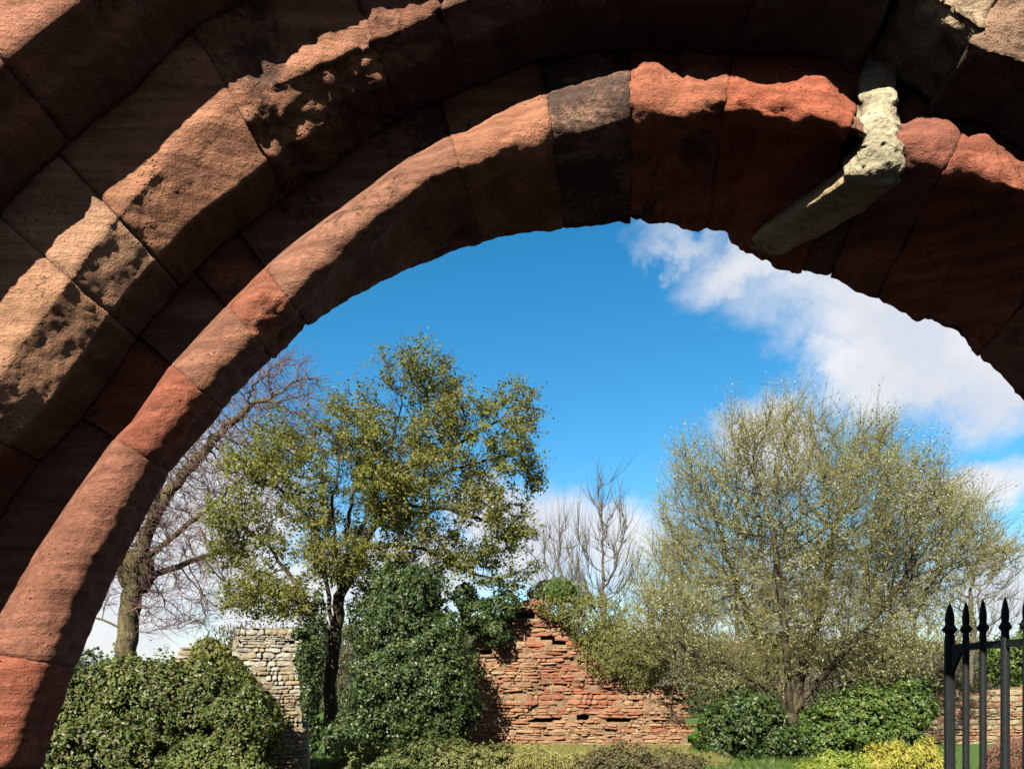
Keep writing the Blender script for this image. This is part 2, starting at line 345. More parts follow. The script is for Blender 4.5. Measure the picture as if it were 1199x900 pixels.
# wall round the arch
def arch_wall():
    th = np.linspace(180, 0, 91); t = np.radians(th); X0, Z0 = 0.33, 1.41
    dx, dz = np.cos(t), np.sin(t)
    with np.errstate(divide='ignore'):
        s = np.minimum(np.where(dx < 0, (-4.2 - X0) / dx, (5.0 - X0) / np.maximum(dx, 1e-9)), np.where(dz > 1e-6, (4.5 - Z0) / np.maximum(dz, 1e-9), 1e9))
    ox, oz = X0 + dx * s, Z0 + dz * s
    f = ring(np.full_like(th, 1330.), th, 1.625); bk = ring(rr(tA, th) + 215, th, 2.17)
    fo = np.stack([ox, np.full_like(ox, 1.625), oz], 1); bo = fo.copy(); bo[:, 1] = 2.225
    b2 = bk.copy(); b2[:, 1] = 2.225
    V = np.stack([f, (f + fo) / 2, fo, bo, (bo + b2) / 2, b2, bk], 1)
    lo0 = V[0].copy(); lo0[:, 2] = -0.1; lo1 = V[-1].copy(); lo1[:, 2] = -0.1
    V = np.concatenate([lo0[None], V, lo1[None]], 0); ns, N = V.shape[:2]; idx = np.arange(ns * N).reshape(ns, N)
    a, b = idx[:-1], idx[1:]; q = np.stack([a, b, np.roll(b, -1, 1), np.roll(a, -1, 1)], -1).reshape(-1, 4)
    build('wall_masonry', V.reshape(-1, 3), [q, idx[:1], idx[-1:, ::-1]], M_WALL, ARCH)
arch_wall()
# one packing stone across the soffit, coloured pale where sunlit and brown where shaded
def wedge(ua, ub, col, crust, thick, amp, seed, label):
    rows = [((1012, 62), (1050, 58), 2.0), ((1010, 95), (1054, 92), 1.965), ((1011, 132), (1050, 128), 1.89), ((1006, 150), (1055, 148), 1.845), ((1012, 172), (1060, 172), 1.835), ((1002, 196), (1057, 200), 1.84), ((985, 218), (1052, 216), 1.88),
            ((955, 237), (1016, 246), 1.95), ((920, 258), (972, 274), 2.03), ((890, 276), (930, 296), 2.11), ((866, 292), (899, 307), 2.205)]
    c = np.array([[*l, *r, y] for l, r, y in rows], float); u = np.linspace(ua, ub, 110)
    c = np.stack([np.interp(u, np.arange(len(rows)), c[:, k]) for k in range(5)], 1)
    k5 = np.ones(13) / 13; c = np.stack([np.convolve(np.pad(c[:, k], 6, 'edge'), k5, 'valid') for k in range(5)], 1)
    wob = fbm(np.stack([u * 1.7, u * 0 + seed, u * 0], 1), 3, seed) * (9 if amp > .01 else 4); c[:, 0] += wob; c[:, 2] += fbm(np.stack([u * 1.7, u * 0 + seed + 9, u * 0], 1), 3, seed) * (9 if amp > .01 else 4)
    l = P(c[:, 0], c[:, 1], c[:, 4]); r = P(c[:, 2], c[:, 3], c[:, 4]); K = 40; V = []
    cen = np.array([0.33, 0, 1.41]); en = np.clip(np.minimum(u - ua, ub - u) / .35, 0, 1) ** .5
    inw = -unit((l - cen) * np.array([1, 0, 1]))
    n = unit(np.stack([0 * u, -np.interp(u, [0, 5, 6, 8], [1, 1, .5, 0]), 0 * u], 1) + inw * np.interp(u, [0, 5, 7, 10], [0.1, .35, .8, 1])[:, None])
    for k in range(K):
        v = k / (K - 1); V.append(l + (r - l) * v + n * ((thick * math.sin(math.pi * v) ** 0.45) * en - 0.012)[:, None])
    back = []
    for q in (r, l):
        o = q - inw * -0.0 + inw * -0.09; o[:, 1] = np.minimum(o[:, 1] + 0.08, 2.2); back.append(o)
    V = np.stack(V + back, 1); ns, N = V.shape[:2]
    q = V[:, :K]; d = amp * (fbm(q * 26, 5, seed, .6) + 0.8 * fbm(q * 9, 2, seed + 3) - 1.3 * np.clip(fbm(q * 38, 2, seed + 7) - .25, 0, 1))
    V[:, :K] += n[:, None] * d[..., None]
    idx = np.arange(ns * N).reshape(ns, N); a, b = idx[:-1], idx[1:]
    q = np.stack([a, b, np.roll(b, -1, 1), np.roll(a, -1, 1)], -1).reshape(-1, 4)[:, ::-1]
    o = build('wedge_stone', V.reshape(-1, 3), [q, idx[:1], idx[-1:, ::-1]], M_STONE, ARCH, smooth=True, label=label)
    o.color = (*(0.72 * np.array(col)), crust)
wedge(0, 2.5, (0.30, 0.235, 0.165), 0.4, .014, .010, 5, 'upper packing stone in the notch, its shade painted in grey brown')
wedge(1.2, 6.1, (0.43, 0.38, 0.25), 0.40, .036, .020, 6, 'middle of the packing stone with old mortar, its sunlight painted in pale cream')
wedge(5.2, 10, (0.42, 0.31, 0.18), 0.35, .010, .008, 7, 'packing stone running across the underside, its shade painted in brown')

# ------------------------------------------------------------------ ground
def ground():
    xs = np.concatenate([np.linspace(-900, -40, 12)[:-1], np.linspace(-40, 40, 90), np.linspace(40, 900, 12)[1:]]); ys = np.concatenate([np.linspace(-300, -5, 6)[:-1], np.linspace(-5, 60, 90), np.linspace(60, 1500, 14)[1:]])
    X, Y = np.meshgrid(xs, ys, indexing='ij'); Z = 0.03 * fbm(np.stack([X * .5, Y * .5, 0 * X], -1), 3, 3); Z = np.where(Y < 4, -0.01, Z)
    V = np.stack([X, Y, Z], -1).reshape(-1, 3); idx = np.arange(len(V)).reshape(X.shape)
    q = np.stack([idx[:-1, :-1], idx[1:, :-1], idx[1:, 1:], idx[:-1, 1:]], -1).reshape(-1, 4)
    tag(build('ground', V, [q], M_GROUND, smooth=True), kind='structure')
ground()
def hills():
    xs = np.linspace(-900, 900, 140); rows = []
    for y, f in ((560, 0.0), (640, 0.55), (760, 1.0), (900, 0.0)):
        h = (20 + 9 * fbm(np.stack([xs / 160, xs * 0 + y * .001, xs * 0], -1), 4, 9)) * f; rows.append(np.stack([xs, np.full_like(xs, y), h - 1], 1))
    V = np.stack(rows, 1); idx = np.arange(V.shape[0] * 4).reshape(-1, 4)
    q = np.stack([idx[:-1, :-1], idx[1:, :-1], idx[1:, 1:], idx[:-1, 1:]], -1).reshape(-1, 4)
    tag(build('hills', V.reshape(-1, 3), [q], mat_plain('hill_heath', (0.09, 0.11, 0.12), 1, 0.05, 0.02, 0.3), smooth=True), kind='structure')
hills()

# ------------------------------------------------------------------ leaves, mounds and trees
def leaf_mesh(name, pts, nrm, size, mat, parent, aspect=0.7, spread=0.9, droop=0.3, fold=0.12, up=0.0, label=None, axis=None):
    n = len(pts); nr = unit(nrm + spread * R.normal(size=(n, 3)) * 0.6 + np.array([0, 0, up]))
    ax = R.normal(size=(n, 3)) + np.array([0, 0, -droop]) if axis is None else axis + 0.35 * R.normal(size=(n, 3))
    ax = unit(ax - nr * np.sum(ax * nr, 1, keepdims=True)); bx = np.cross(nr, ax)
    s = (size * (0.45 + 1.25 * R.random(n) ** 1.6))[:, None]; w = s * aspect * 0.5
    V = np.stack([pts - ax * s * .5, pts + bx * w - nr * s * fold - ax * s * .08, pts + ax * s * .5, pts - bx * w - nr * s * fold - ax * s * .08], 1).reshape(-1, 3)
    i = np.arange(n) * 4; tr = np.concatenate([np.stack([i, i + 1, i + 2], 1), np.stack([i, i + 2, i + 3], 1)])
    return build(name, V, [tr], mat, parent, label=label)
def ell(lst, Y, ysc=None):
    """ellipsoids measured on the photograph: (x, y, rx, ry, depth offset m, depth radius m, weight)"""
    o = []
    for e in lst:
        x, y, rx, ry = e[:4]; dy = e[4] if len(e) > 4 else 0.0; rd = e[5] if len(e) > 5 else (rx + ry) / 2 / FPX * Y; w = e[6] if len(e) > 6 else rx * ry
        k = Y + dy; o.append((P(x, y, k), np.array([rx / FPX * k, rd, ry / FPX * k]), w))
    return o
def fill(es, n, shell=0.0, seed=0, rough=0.0):
    """points inside the ellipsoids; shell -> 1 puts them near the surface. returns points and outward normals"""
    w = np.array([e[2] for e in es], float); k = R.choice(len(es), n, p=w / w.sum())
    c = np.stack([e[0] for e in es])[k]; r = np.stack([e[1] for e in es])[k]
    d = unit(R.normal(size=(n, 3))); u = R.random(n); rad = shell + (1 - shell) * u ** (1 / 3)
    if rough: rad = rad * (1 + rough * fbm((c + d * r) * 1.9, 3, seed) + 0.8 * rough * fbm((c + d * r) * 5.2, 3, seed + 4)) * (1 + (R.random(n) < .06) * R.random(n) * .22)
    return c + d * r * rad[:, None], unit(d / r)
def outer_only(pts, nrm, es, f=0.72):
    keep = np.ones(len(pts), bool)
    for c, r, _ in es: keep &= np.sum(((pts - c) / r) ** 2, 1) > f * f
    keep &= pts[:, 2] > 0.02
    return pts[keep], nrm[keep]
def core_mesh(name, es, mat, parent, scale=0.72, seed=0):
    Vs, Fs, k = [], [], 0
    nu, nv = 18, 12
    for c, r, _ in es:
        a = np.linspace(0, 2 * math.pi, nu, endpoint=False); b = np.linspace(-1.45, 1.45, nv)
        d = np.stack([np.outer(np.cos(b), np.cos(a)), np.outer(np.cos(b), np.sin(a)), np.outer(np.sin(b), np.ones(nu))], -1)
        v = c + d * r * (scale * (1 + 0.2 * fbm((c + d * r) * 2.5, 3, seed)))[..., None]; v[..., 2] = np.maximum(v[..., 2], 0.0)
        idx = np.arange(nu * nv).reshape(nv, nu) + k; q = np.stack([idx[:-1], np.roll(idx, -1, 1)[:-1], np.roll(idx, -1, 1)[1:], idx[1:]], -1).reshape(-1, 4)
        Vs.append(v.reshape(-1, 3)); Fs.append(q); k += nu * nv
    return build(name, np.concatenate(Vs), [np.concatenate(Fs)], mat, parent, smooth=True)
def stem_obj(es, mat, parent):
    root = np.array(world_loc(parent)); a, b, r0, r1 = [], [], [], []
    for c, r, _ in es:
        k = np.array([c[0] * .7 + root[0] * .3, c[1], max(c[2] * .55, .05)]); a += [root, k]; b += [k, c]; r0 += [.03, .022]; r1 += [.022, .014]
        for d in unit(R.normal(size=(10, 3)) + np.array([0, 0, .4])): a.append(c); b.append(c + d * r * .85); r0.append(.014); r1.append(.003)
    a, b = np.array(a), np.array(b); a[:, 2] = np.maximum(a[:, 2], 0); b[:, 2] = np.maximum(b[:, 2], .01)
    return tube_obj('stems', a, b, np.array(r0), np.array(r1), mat, parent)
M_TWIGCORE = mat_bark('dark_twigs', (0.018, 0.016, 0.010), (0.040, 0.036, 0.020))
def bush(name, label, cat, lst, Y, n, size, mat, shell=0.5, rough=0.38, group=None, aspect=0.75, spread=0.9, up=0.15, core=0.72, droop=0.4, part='foliage', axis=None, perch=False):
    es = ell(lst, Y); c = sum(e[0] for e in es) / len(es)
    t = thing(name, (c[0], c[1], min(e[0][2] - e[1][2] * .5 for e in es) if perch else 0), label, cat, group)
    p, q = fill(es, n, shell, seed=int(Y * 7), rough=rough); p, q = outer_only(p, q, es, 0.55); kp = fbm(p * np.array([2.6, 2.6, 3.4]), 3, 77) > -0.20 - 0.25 * R.random(len(p)); p, q = p[kp], q[kp]
    leaf_mesh(part, p, q, np.full(len(p), size), mat, t, aspect, spread, droop, up=up, axis=None if axis is None else np.broadcast_to(axis, p.shape))
    if not perch: stem_obj(es, M_TWIGCORE, t)
    return t

def tubes(p0, p1, r0, r1, k):
    d = unit(p1 - p0); ref = np.where(np.abs(d[:, 2:3]) > 0.9, np.array([[1., 0, 0]]), np.array([[0, 0, 1.]]))
    u = unit(np.cross(d, ref)); v = np.cross(d, u); n = len(p0)
    a = np.arange(k) * 2 * math.pi / k; ca, sa = np.cos(a)[None, :, None], np.sin(a)[None, :, None]
    o = u[:, None] * ca + v[:, None] * sa
    q0 = (p0 - d * r0[:, None] * .35)[:, None] + o * r0[:, None, None]; q1 = (p1 + d * r1[:, None] * .35)[:, None] + o * r1[:, None, None]
    V = np.concatenate([q0, q1], 1).reshape(-1, 3); b = (np.arange(n) * 2 * k)[:, None]; j = np.arange(k)[None]; j2 = (j + 1) % k
    return V, np.stack([b + j, b + j2, b + k + j2, b + k + j], -1).reshape(-1, 4)
def tube_obj(name, p0, p1, r0, r1, mat, parent, label=None):
    Vs, Fs, off = [], [], 0
    cls = np.where(r0 > 0.05, 9, np.where(r0 > 0.016, 5, 3))
    for k in (9, 5, 3):
        m = cls == k
        if not m.any(): continue
        V, F = tubes(p0[m], p1[m], r0[m], r1[m], k); Vs.append(V); Fs.append(F + off); off += len(V)
    return build(name, np.concatenate(Vs), [np.concatenate(Fs)], mat, parent, smooth=True, label=label)
def colonize(chains, att, D, di, dk, bias=(0, 0, 0), wob=0.15, maxit=200):
    """space colonisation: limbs grow from the given chains toward the attraction points"""
    nodes, par = [], []
    for parent_ix, ch in chains:
        pts = np.asarray(ch, float); seg = []
        for a, b in zip(pts[:-1], pts[1:]):
            m = max(1, int(np.linalg.norm(b - a) / D)); seg += [a + (b - a) * j / m for j in range(m)]
        seg.append(pts[-1]); pr = parent_ix
        if pr is not None and pr >= 0: pr = int(np.argmin(np.linalg.norm(np.array(nodes) - seg[0], axis=1))); seg = seg[1:]
        for q in seg: nodes.append(q); par.append(-1 if pr is None else pr); pr = len(nodes) - 1
    ntrunk = len(nodes); N = np.array(nodes); par = list(par); kids = np.zeros(len(N), int)
    for p in par:
        if p >= 0: kids[p] += 1
    dist = np.full(len(att), 1e9); near = np.zeros(len(att), int)
    for i in range(len(N)):
        d = np.linalg.norm(att - N[i], axis=1); m = d < dist; dist[m] = d[m]; near[m] = i
    bias = np.asarray(bias, float)
    for it in range(maxit):
        if len(att) == 0: break
        act = dist < di
        if not act.any(): di *= 1.3; 
        if not act.any(): continue
        acc = np.zeros((len(N), 3)); np.add.at(acc, near[act], unit(att[act] - N[near[act]]))
        g = np.unique(near[act]); g = g[kids[g] < 3]
        if len(g) == 0: break
        new = N[g] + D * unit(unit(acc[g]) + bias + wob * R.normal(size=(len(g), 3))); base = len(N)
        N = np.concatenate([N, new]); par += list(g); kids[g] += 1; kids = np.concatenate([kids, np.zeros(len(new), int)])
        for s in range(0, len(new), 64):
            d = np.linalg.norm(att[:, None] - new[None, s:s + 64], axis=2); j = d.argmin(1); dd = d[np.arange(len(att)), j]; m = dd < dist
            dist[m] = dd[m]; near[m] = base + s + j[m]
        keep = dist > dk; att, dist, near = att[keep], dist[keep], near[keep]
    return N, np.array(par), ntrunk
def radii(N, par, rb, rt):
    cnt = np.zeros(len(N)); ch = np.bincount(par[par >= 0], minlength=len(N)); cnt[ch == 0] = 1
    for i in range(len(N) - 1, -1, -1):
        if par[i] >= 0: cnt[par[i]] += cnt[i]
    e = math.log(max(cnt.max(), 2)) / math.log(rb / rt); return rt * np.maximum(cnt, 1) ** (1 / e), ch
def twigs(N, par, rad, sel, per, length, r, up, spread, segs=2):
    i = np.repeat(sel, per); p = N[i]; d = unit(N[i] - N[np.maximum(par[i], 0)]); n = len(i)
    d = unit(d + spread * R.normal(size=(n, 3)) + np.array([0, 0, up])); L = length * (0.5 + R.random(n))
    A, B, ra, rb_, tip = [], [], [], [], []
    for s in range(segs):
        q = p + d * (L / segs)[:, None]; A.append(p); B.append(q); f0, f1 = 1 - .8 * s / segs, 1 - .8 * (s + 1) / segs
        ra.append(np.full(n, r * f0)); rb_.append(np.full(n, r * f1)); p = q; d = unit(d + 0.25 * R.normal(size=(n, 3)) + np.array([0, 0, up * .3]))
    return np.concatenate(A), np.concatenate(B), np.concatenate(ra), np.concatenate(rb_)
def tree(name, label, base, chains, es, natt, D, di, dk, rb, rt, bark, group=None, bias=(0, 0, .05), shell=0.0, tw=None, leaf=None, cat='tree', twig_mat=None, wob=0.15, thin=None):
    t = thing(name, (base[0], base[1], 0), label, cat, group)
    att, _ = fill(es, natt, shell); att = att[att[:, 2] > 0.5]
    if thin is not None: att = att[fbm(att * thin[0], 2, 63) > thin[1]]
    N, par, nt = colonize(chains, att, D, di, dk, bias, wob)
    rad, ch = radii(N, par, rb, rt); jit = R.normal(size=N.shape) * 0.10 * D; jit[:2] = 0; N = N + jit
    e = np.arange(len(N)); e = e[par >= 0]; p0, p1, r1 = N[par[e]], N[e], rad[e]; r0 = np.minimum(rad[par[e]], rad[e] * 1.35)
    trunkm = (e < nt) | (rad[e] > rb * 0.45)
    tube_obj('trunk', p0[trunkm], p1[trunkm], r0[trunkm], r1[trunkm], bark, t)
    limb = np.full(len(N), -1); tm = np.zeros(len(N), bool); tm[e[trunkm]] = True; tm[0] = True
    for i in range(1, len(N)):
        if not tm[i]: limb[i] = i if (par[i] < 0 or tm[par[i]]) else limb[par[i]]
    le = limb[e]
    for k in np.unique(le[le >= 0]):
        m = le == k; tube_obj('branch', p0[m], p1[m], r0[m], r1[m], bark, t)
    fine = np.where((rad < rt * 2.6) & (np.arange(len(N)) >= nt))[0]; A = B = None
    if tw:
        A, B, a, b = twigs(N, par, rad, fine, tw['per'], tw['len'], tw['r'], tw['up'], tw['spread'], tw.get('segs', 2))
        tube_obj('twigs', A, B, a, b, twig_mat or bark, t)
    if leaf:
        if tw and leaf.get('on', 'twig') == 'twig':
            i = R.integers(0, len(A), leaf['n']); p = A[i] + (B - A)[i] * R.random((leaf['n'], 1)) + leaf.get('jit', .01) * R.normal(size=(leaf['n'], 3)); nr = unit(B[i] - A[i])
        else:
            i = R.choice(fine, leaf['n']); p = N[i] + R.normal(size=(leaf['n'], 3)) * leaf['sc']; nr = unit(p - N[i])
        if 'cut' in leaf:   # loosen the crown so sky shows through
            m = fbm(p * leaf['cut'][0], 3, 41) > leaf['cut'][1]; p, nr = p[m], nr[m]
        leaf_mesh('crown', p, nr, np.full(len(p), leaf['size']), leaf['mat'], t, leaf.get('aspect', .6), 1.2, .3, up=leaf.get('up', 0.3))
    return t, N, par, rad
M_BARK = mat_bark('grey_brown_bark', (0.045, 0.035, 0.025), (0.12, 0.10, 0.07)); M_BARKD = mat_bark('dark_bark', (0.025, 0.02, 0.013), (0.075, 0.06, 0.038))
M_BARKO = mat_bark('mossy_bark', (0.04, 0.033, 0.018), (0.115, 0.095, 0.05)); M_TWP = mat_bark('purple_twigs', (0.12, 0.07, 0.07), (0.20, 0.12, 0.11)); M_TWG = mat_bark('olive_twigs', (0.11, 0.10, 0.04), (0.20, 0.18, 0.07))
M_IVY = mat_leaf('ivy_leaf', [(0.10, 0.075, 0.03), (0.022, 0.042, 0.008), (0.045, 0.072, 0.012), (0.085, 0.11, 0.022), (0.05, 0.08, 0.014)], 0.25, 0.45, 0.35, ((0.11, 0.13, 0.03), 1.1, 0.6))
M_IVYD = mat_leaf('dark_ivy_leaf', [(0.013, 0.030, 0.008), (0.022, 0.046, 0.010), (0.042, 0.072, 0.017), (0.07, 0.09, 0.022)], 0.2, 0.45, 0.35)
M_OAK = mat_leaf('oak_leaf', [(0.13, 0.14, 0.03), (0.185, 0.18, 0.042), (0.10, 0.115, 0.024), (0.22, 0.185, 0.055)], 0.45, 0.5, 0.25, ((0.16, 0.19, 0.03), 0.6, 0.6))
M_WIL = mat_leaf('spring_leaf', [(0.33, 0.35, 0.17), (0.25, 0.27, 0.11), (0.42, 0.42, 0.25)], 0.4, 0.6, 0.2)
M_GRN = mat_leaf('green_leaf', [(0.04, 0.075, 0.014), (0.065, 0.11, 0.02), (0.10, 0.14, 0.03)], 0.3, 0.45, 0.35)
M_GRN2 = mat_leaf('dull_green_leaf', [(0.03, 0.055, 0.012), (0.055, 0.085, 0.02), (0.085, 0.11, 0.03), (0.12, 0.11, 0.04)], 0.3, 0.5, 0.3, ((0.16, 0.16, 0.05), 1.4, .7))
M_YGR = mat_leaf('yellow_green_leaf', [(0.12, 0.14, 0.03), (0.16, 0.165, 0.045), (0.08, 0.105, 0.022), (0.20, 0.17, 0.06)], 0.35, 0.55, 0.25)
M_DRY0 = mat_leaf('straw_leaf', [(0.22, 0.20, 0.06), (0.14, 0.16, 0.04), (0.28, 0.23, 0.09)], .3, .6, .2)
M_YEL = mat_leaf('yellow_leaf', [(0.36, 0.31, 0.05), (0.44, 0.37, 0.07), (0.22, 0.23, 0.03), (0.28, 0.28, 0.05)], 0.35, 0.5, 0.3)
M_LIME = mat_leaf('lime_leaf', [(0.20, 0.26, 0.03), (0.28, 0.32, 0.05), (0.14, 0.20, 0.03)], 0.35, 0.5, 0.3)
M_BRL = mat_leaf('brown_leaf', [(0.05, 0.045, 0.018), (0.09, 0.065, 0.03), (0.04, 0.055, 0.02), (0.12, 0.09, 0.05)], 0.25, 0.6, 0.2)
M_REDL = mat_leaf('red_stems', [(0.16, 0.05, 0.045), (0.22, 0.08, 0.07), (0.12, 0.08, 0.05)], 0.2, 0.6, 0.2)

# big leafy tree
Y = 18.2
oakE = ell([(495, 442, 58, 28, 0, 1.3), (599, 482, 36, 28, .3, .9), (605, 520, 30, 24, -.3, .8), (619, 556, 17, 27, .2, .6), (426, 473, 30, 22, .4, .9), (412, 512, 46, 28, -.4, 1.1), (540, 488, 42, 26, -.5, 1.0), (300, 550, 52, 22, .2, 1.1), (277, 607, 34, 30, -.3, .9),
  (361, 590, 42, 28, .5, 1.1), (440, 570, 46, 30, -.6, 1.2), (468, 525, 36, 30, .6, 1.0), (395, 655, 42, 32, -.7, 1.0), (307, 700, 58, 25, -.5, 1.1), (355, 718, 26, 18, -.4, .7), (476, 607, 36, 22, .5, .9), (607, 627, 34, 18, .1, .8),
  (548, 600, 52, 24, .4, 1.0, 600), (520, 648, 56, 24, .2, 1.0, 600), (586, 678, 40, 15, .3, .8, 350), (622, 661, 14, 20, 0, .5), (268, 648, 25, 20, .2, .6), (420, 580, 150, 118, 0, 1.9, 5200), (545, 575, 88, 105, 0, 1.6, 2300)], Y)
b0 = P(388, 880, Y); b0[2] = 0
def ch(*pts, Y=18.2, dy=0): return [P(x, y, Y + d) for x, y, d in pts]
oc = [(None, [b0] + ch((386, 800, 0), (392, 750, 0), (398, 700, 0), (404, 668, 0))), (0, ch((398, 700, 0), (425, 640, -.1), (452, 590, 0), (480, 545, .1), (497, 500, .1), (500, 455, 0))), (0, ch((392, 750, 0), (384, 690, .3), (372, 630, .4), (345, 585, .3), (310, 560, .2))),
      (0, ch((404, 668, 0), (408, 610, -.4), (418, 550, -.4), (425, 490, -.2))), (0, ch((404, 668, 0), (430, 600, .5), (450, 540, .6), (470, 480, .5))), (0, ch((425, 640, -.1), (490, 640, .2), (545, 668, .3), (585, 678, .3))), (0, ch((452, 590, 0), (520, 595, .4), (585, 615, .2))),
      (0, ch((392, 750, 0), (350, 690, -.3), (315, 640, -.3), (280, 612, -.2))), (0, ch((480, 545, .1), (545, 515, -.1), (592, 488, 0))), (0, ch((452, 590, 0), (530, 550, .3), (605, 530, .2))), (0, ch((398, 700, 0), (392, 640, -.5), (388, 590, -.6), (400, 530, -.5)))]
tree('leafy_tree', 'tall spreading tree with olive green leaves and open crown above the pale stone wall', b0, oc, oakE, 5200, 0.17, 1.6, 0.24, 0.15, 0.006, M_BARKD, bias=(0, 0, .08), tw=dict(per=3, len=.36, r=.005, up=.25, spread=.8),
     leaf=dict(n=135000, jit=.06, size=0.066, mat=M_OAK, cut=(1.15, -0.15), up=.5))
# right spreading tree
Y = 17.5; b1 = P(928, 886, Y); b1[2] = 0
wE = ell([(960, 620, 110, 100, 0, 2.4), (830, 640, 60, 95, 0.4, 1.6), (1085, 655, 70, 70, 0, 1.8), (790, 735, 48, 55, -.3, 1.3), (1060, 745, 65, 40, -.5, 1.5), (940, 715, 90, 55, 0, 2.0), (1150, 655, 40, 28, 0, .8, 1500), (905, 520, 42, 42, 0, 1.2), (1000, 540, 50, 40, .5, 1.3), (815, 545, 26, 45, 0, .8, 1600), (862, 540, 24, 50, -.4, .8, 1600), (1065, 570, 45, 34, -.3, 1.0), (950, 512, 28, 26, .3, .8, 900), (1110, 600, 35, 30, .4, .9), (760, 690, 20, 40, 0, .7, 900), (855, 785, 60, 26, -.2, 1.0, 2200), (1020, 785, 60, 24, .1, 1.0, 2200), (925, 770, 60, 24, .2, 1.0, 1800)], Y)
def c2(*p): return [P(x, y, Y + d) for x, y, d in p]
wc = [(None, [b1] + c2((926, 860, 0), (925, 838, 0))), (0, c2((925, 838, 0), (890, 800, -.2), (850, 775, -.4), (805, 765, -.5))), (0, c2((925, 838, 0), (900, 780, .4), (875, 720, .7), (855, 660, .8))), (0, c2((925, 838, 0), (922, 770, -.4), (915, 700, -.7), (905, 620, -.9))),
      (0, c2((925, 838, 0), (945, 770, .2), (965, 700, .3), (975, 620, .2))), (0, c2((925, 838, 0), (965, 790, -.2), (1010, 740, -.5), (1050, 690, -.6))), (0, c2((925, 838, 0), (970, 815, .2), (1020, 780, .5), (1070, 755, .5)))]
tree('spreading_tree', 'wide rounded tree of fine twigs in pale spring leaf, left of the iron gate', b1, wc, wE, 8200, 0.15, 1.5, 0.18, 0.17, 0.0055, M_BARKD, bias=(0, 0, .20), thin=(.75, -.24), tw=dict(per=4, len=.70, r=.0054, up=.6, spread=.5, segs=3), twig_mat=M_TWG,
     leaf=dict(n=150000, size=0.042, mat=M_WIL, aspect=.45, cut=(.9, -.12)))
# bare tree, far left
Y = 24.0; b3 = P(146, 863, Y); b3[2] = 0
bE = ell([(300, 490, 80, 70, 0, 2.2), (200, 540, 90, 90, 0, 2.6), (240, 640, 70, 55, 0, 2.0), (205, 710, 50, 35, 0, 1.5), (130, 600, 70, 110, 0, 2.6), (340, 450, 40, 35, .3, 1.2), (290, 570, 50, 40, 0, 1.5)], Y)
def c3(*p): return [P(x, y, 24.0 + d) for x, y, d in p]
bc = [(None, [b3] + c3((147, 790, 0), (149, 740, 0), (154, 700, 0), (163, 660, 0), (172, 625, 0))), (0, c3((172, 625, 0), (195, 580, .2), (225, 545, .4), (265, 500, .5), (300, 470, .5))), (0, c3((172, 625, 0), (190, 560, -.5), (215, 500, -.8))),
      (0, c3((154, 700, 0), (185, 672, .3), (230, 655, .5), (270, 640, .5))), (0, c3((163, 660, 0), (130, 620, 0), (95, 570, .2))), (0, c3((163, 660, 0), (200, 630, -.4), (250, 590, -.6))), (0, c3((149, 740, 0), (120, 725, 0), (95, 720, 0)))]
T3, N3, p3_, r3_ = tree('bare_tree', 'bare thick trunked tree with purplish twigs behind the ivy wall', b3, bc, bE, 2600, 0.22, 2.2, 0.32, 0.30, 0.010, M_BARKO, bias=(0, 0, .05), tw=dict(per=4, len=.75, r=.009, up=.2, spread=.6, segs=3), twig_mat=M_TWP)
core_mesh('burr', [(P(160, 668, 24), np.array([.50, .42, .75]), 1)], M_BARKO, T3, 1.0, 4)
# bare trees behind
far = [(705, 29, 52, 570, 'slim bare tree with upswept grey twigs behind the shrub topped ruin'), (655, 33, 36, 610, 'small bare tree between the leafy tree and the slim bare tree behind the ruin'), (775, 34, 48, 640, 'bare grey tree standing behind the left edge of the spreading tree'),
       (1135, 36, 75, 610, 'bare twiggy tree far behind the black iron gate'), (860, 40, 60, 640, 'far bare tree seen through the twigs of the spreading tree'), (1040, 38, 60, 650, 'far bare tree between the spreading tree and the iron gate')]
for x, Y, w, top, lab in far:
    bb = P(x, 860, Y); bb[2] = 0; mid_ = (top + 790) / 2
    es = ell([(x, mid_ - 10, w * .8, (790 - top) / 2, 0, 1.6), (x - w * .4, mid_ + 20, w * .5, 50, 0, 1.2), (x + w * .4, mid_ + 10, w * .5, 55, 0, 1.2)], Y)
    cc = [(None, [bb, P(x, 790, Y), P(x + 3, 740, Y), P(x + 1, 690, Y)])]
    tree('bare_tree', lab, bb, cc, es, 520, 0.34, 3.0, 0.5, 0.15, 0.012, M_BARK, 'bare trees beyond the ruin', bias=(0, 0, .45), tw=dict(per=4, len=1.1, r=.011, up=.9, spread=.35, segs=2), twig_mat=M_BARK if x != 860 else M_TWG)

# far thicket closing the view under the trees
def thicket():
    n = 150000; x = R.uniform(-16, 34, n); y = R.uniform(42, 50, n); h = 4.3 + 1.4 * fbm(np.stack([x * .35, y * .2, 0 * x], 1), 4, 12) + .4 * fbm(np.stack([x * 1.7, y, 0 * x], 1), 2, 13)
    p = np.stack([x, y, h * R.random(n) ** .7], 1)
    o = leaf_mesh('thicket', p, R.normal(size=(n, 3)), np.full(n, .26), M_THK, None, .22, 1.0, 0, axis=np.broadcast_to(np.array([0, 0, 1.]), p.shape)); tag(o, kind='stuff')
M_THK = mat_leaf('thicket_leaf', [(0.10, 0.085, 0.05), (0.07, 0.085, 0.03), (0.14, 0.12, 0.08), (0.09, 0.11, 0.035)], .25, .7, .1, ((0.13, 0.11, 0.09), .25, .7))
thicket()
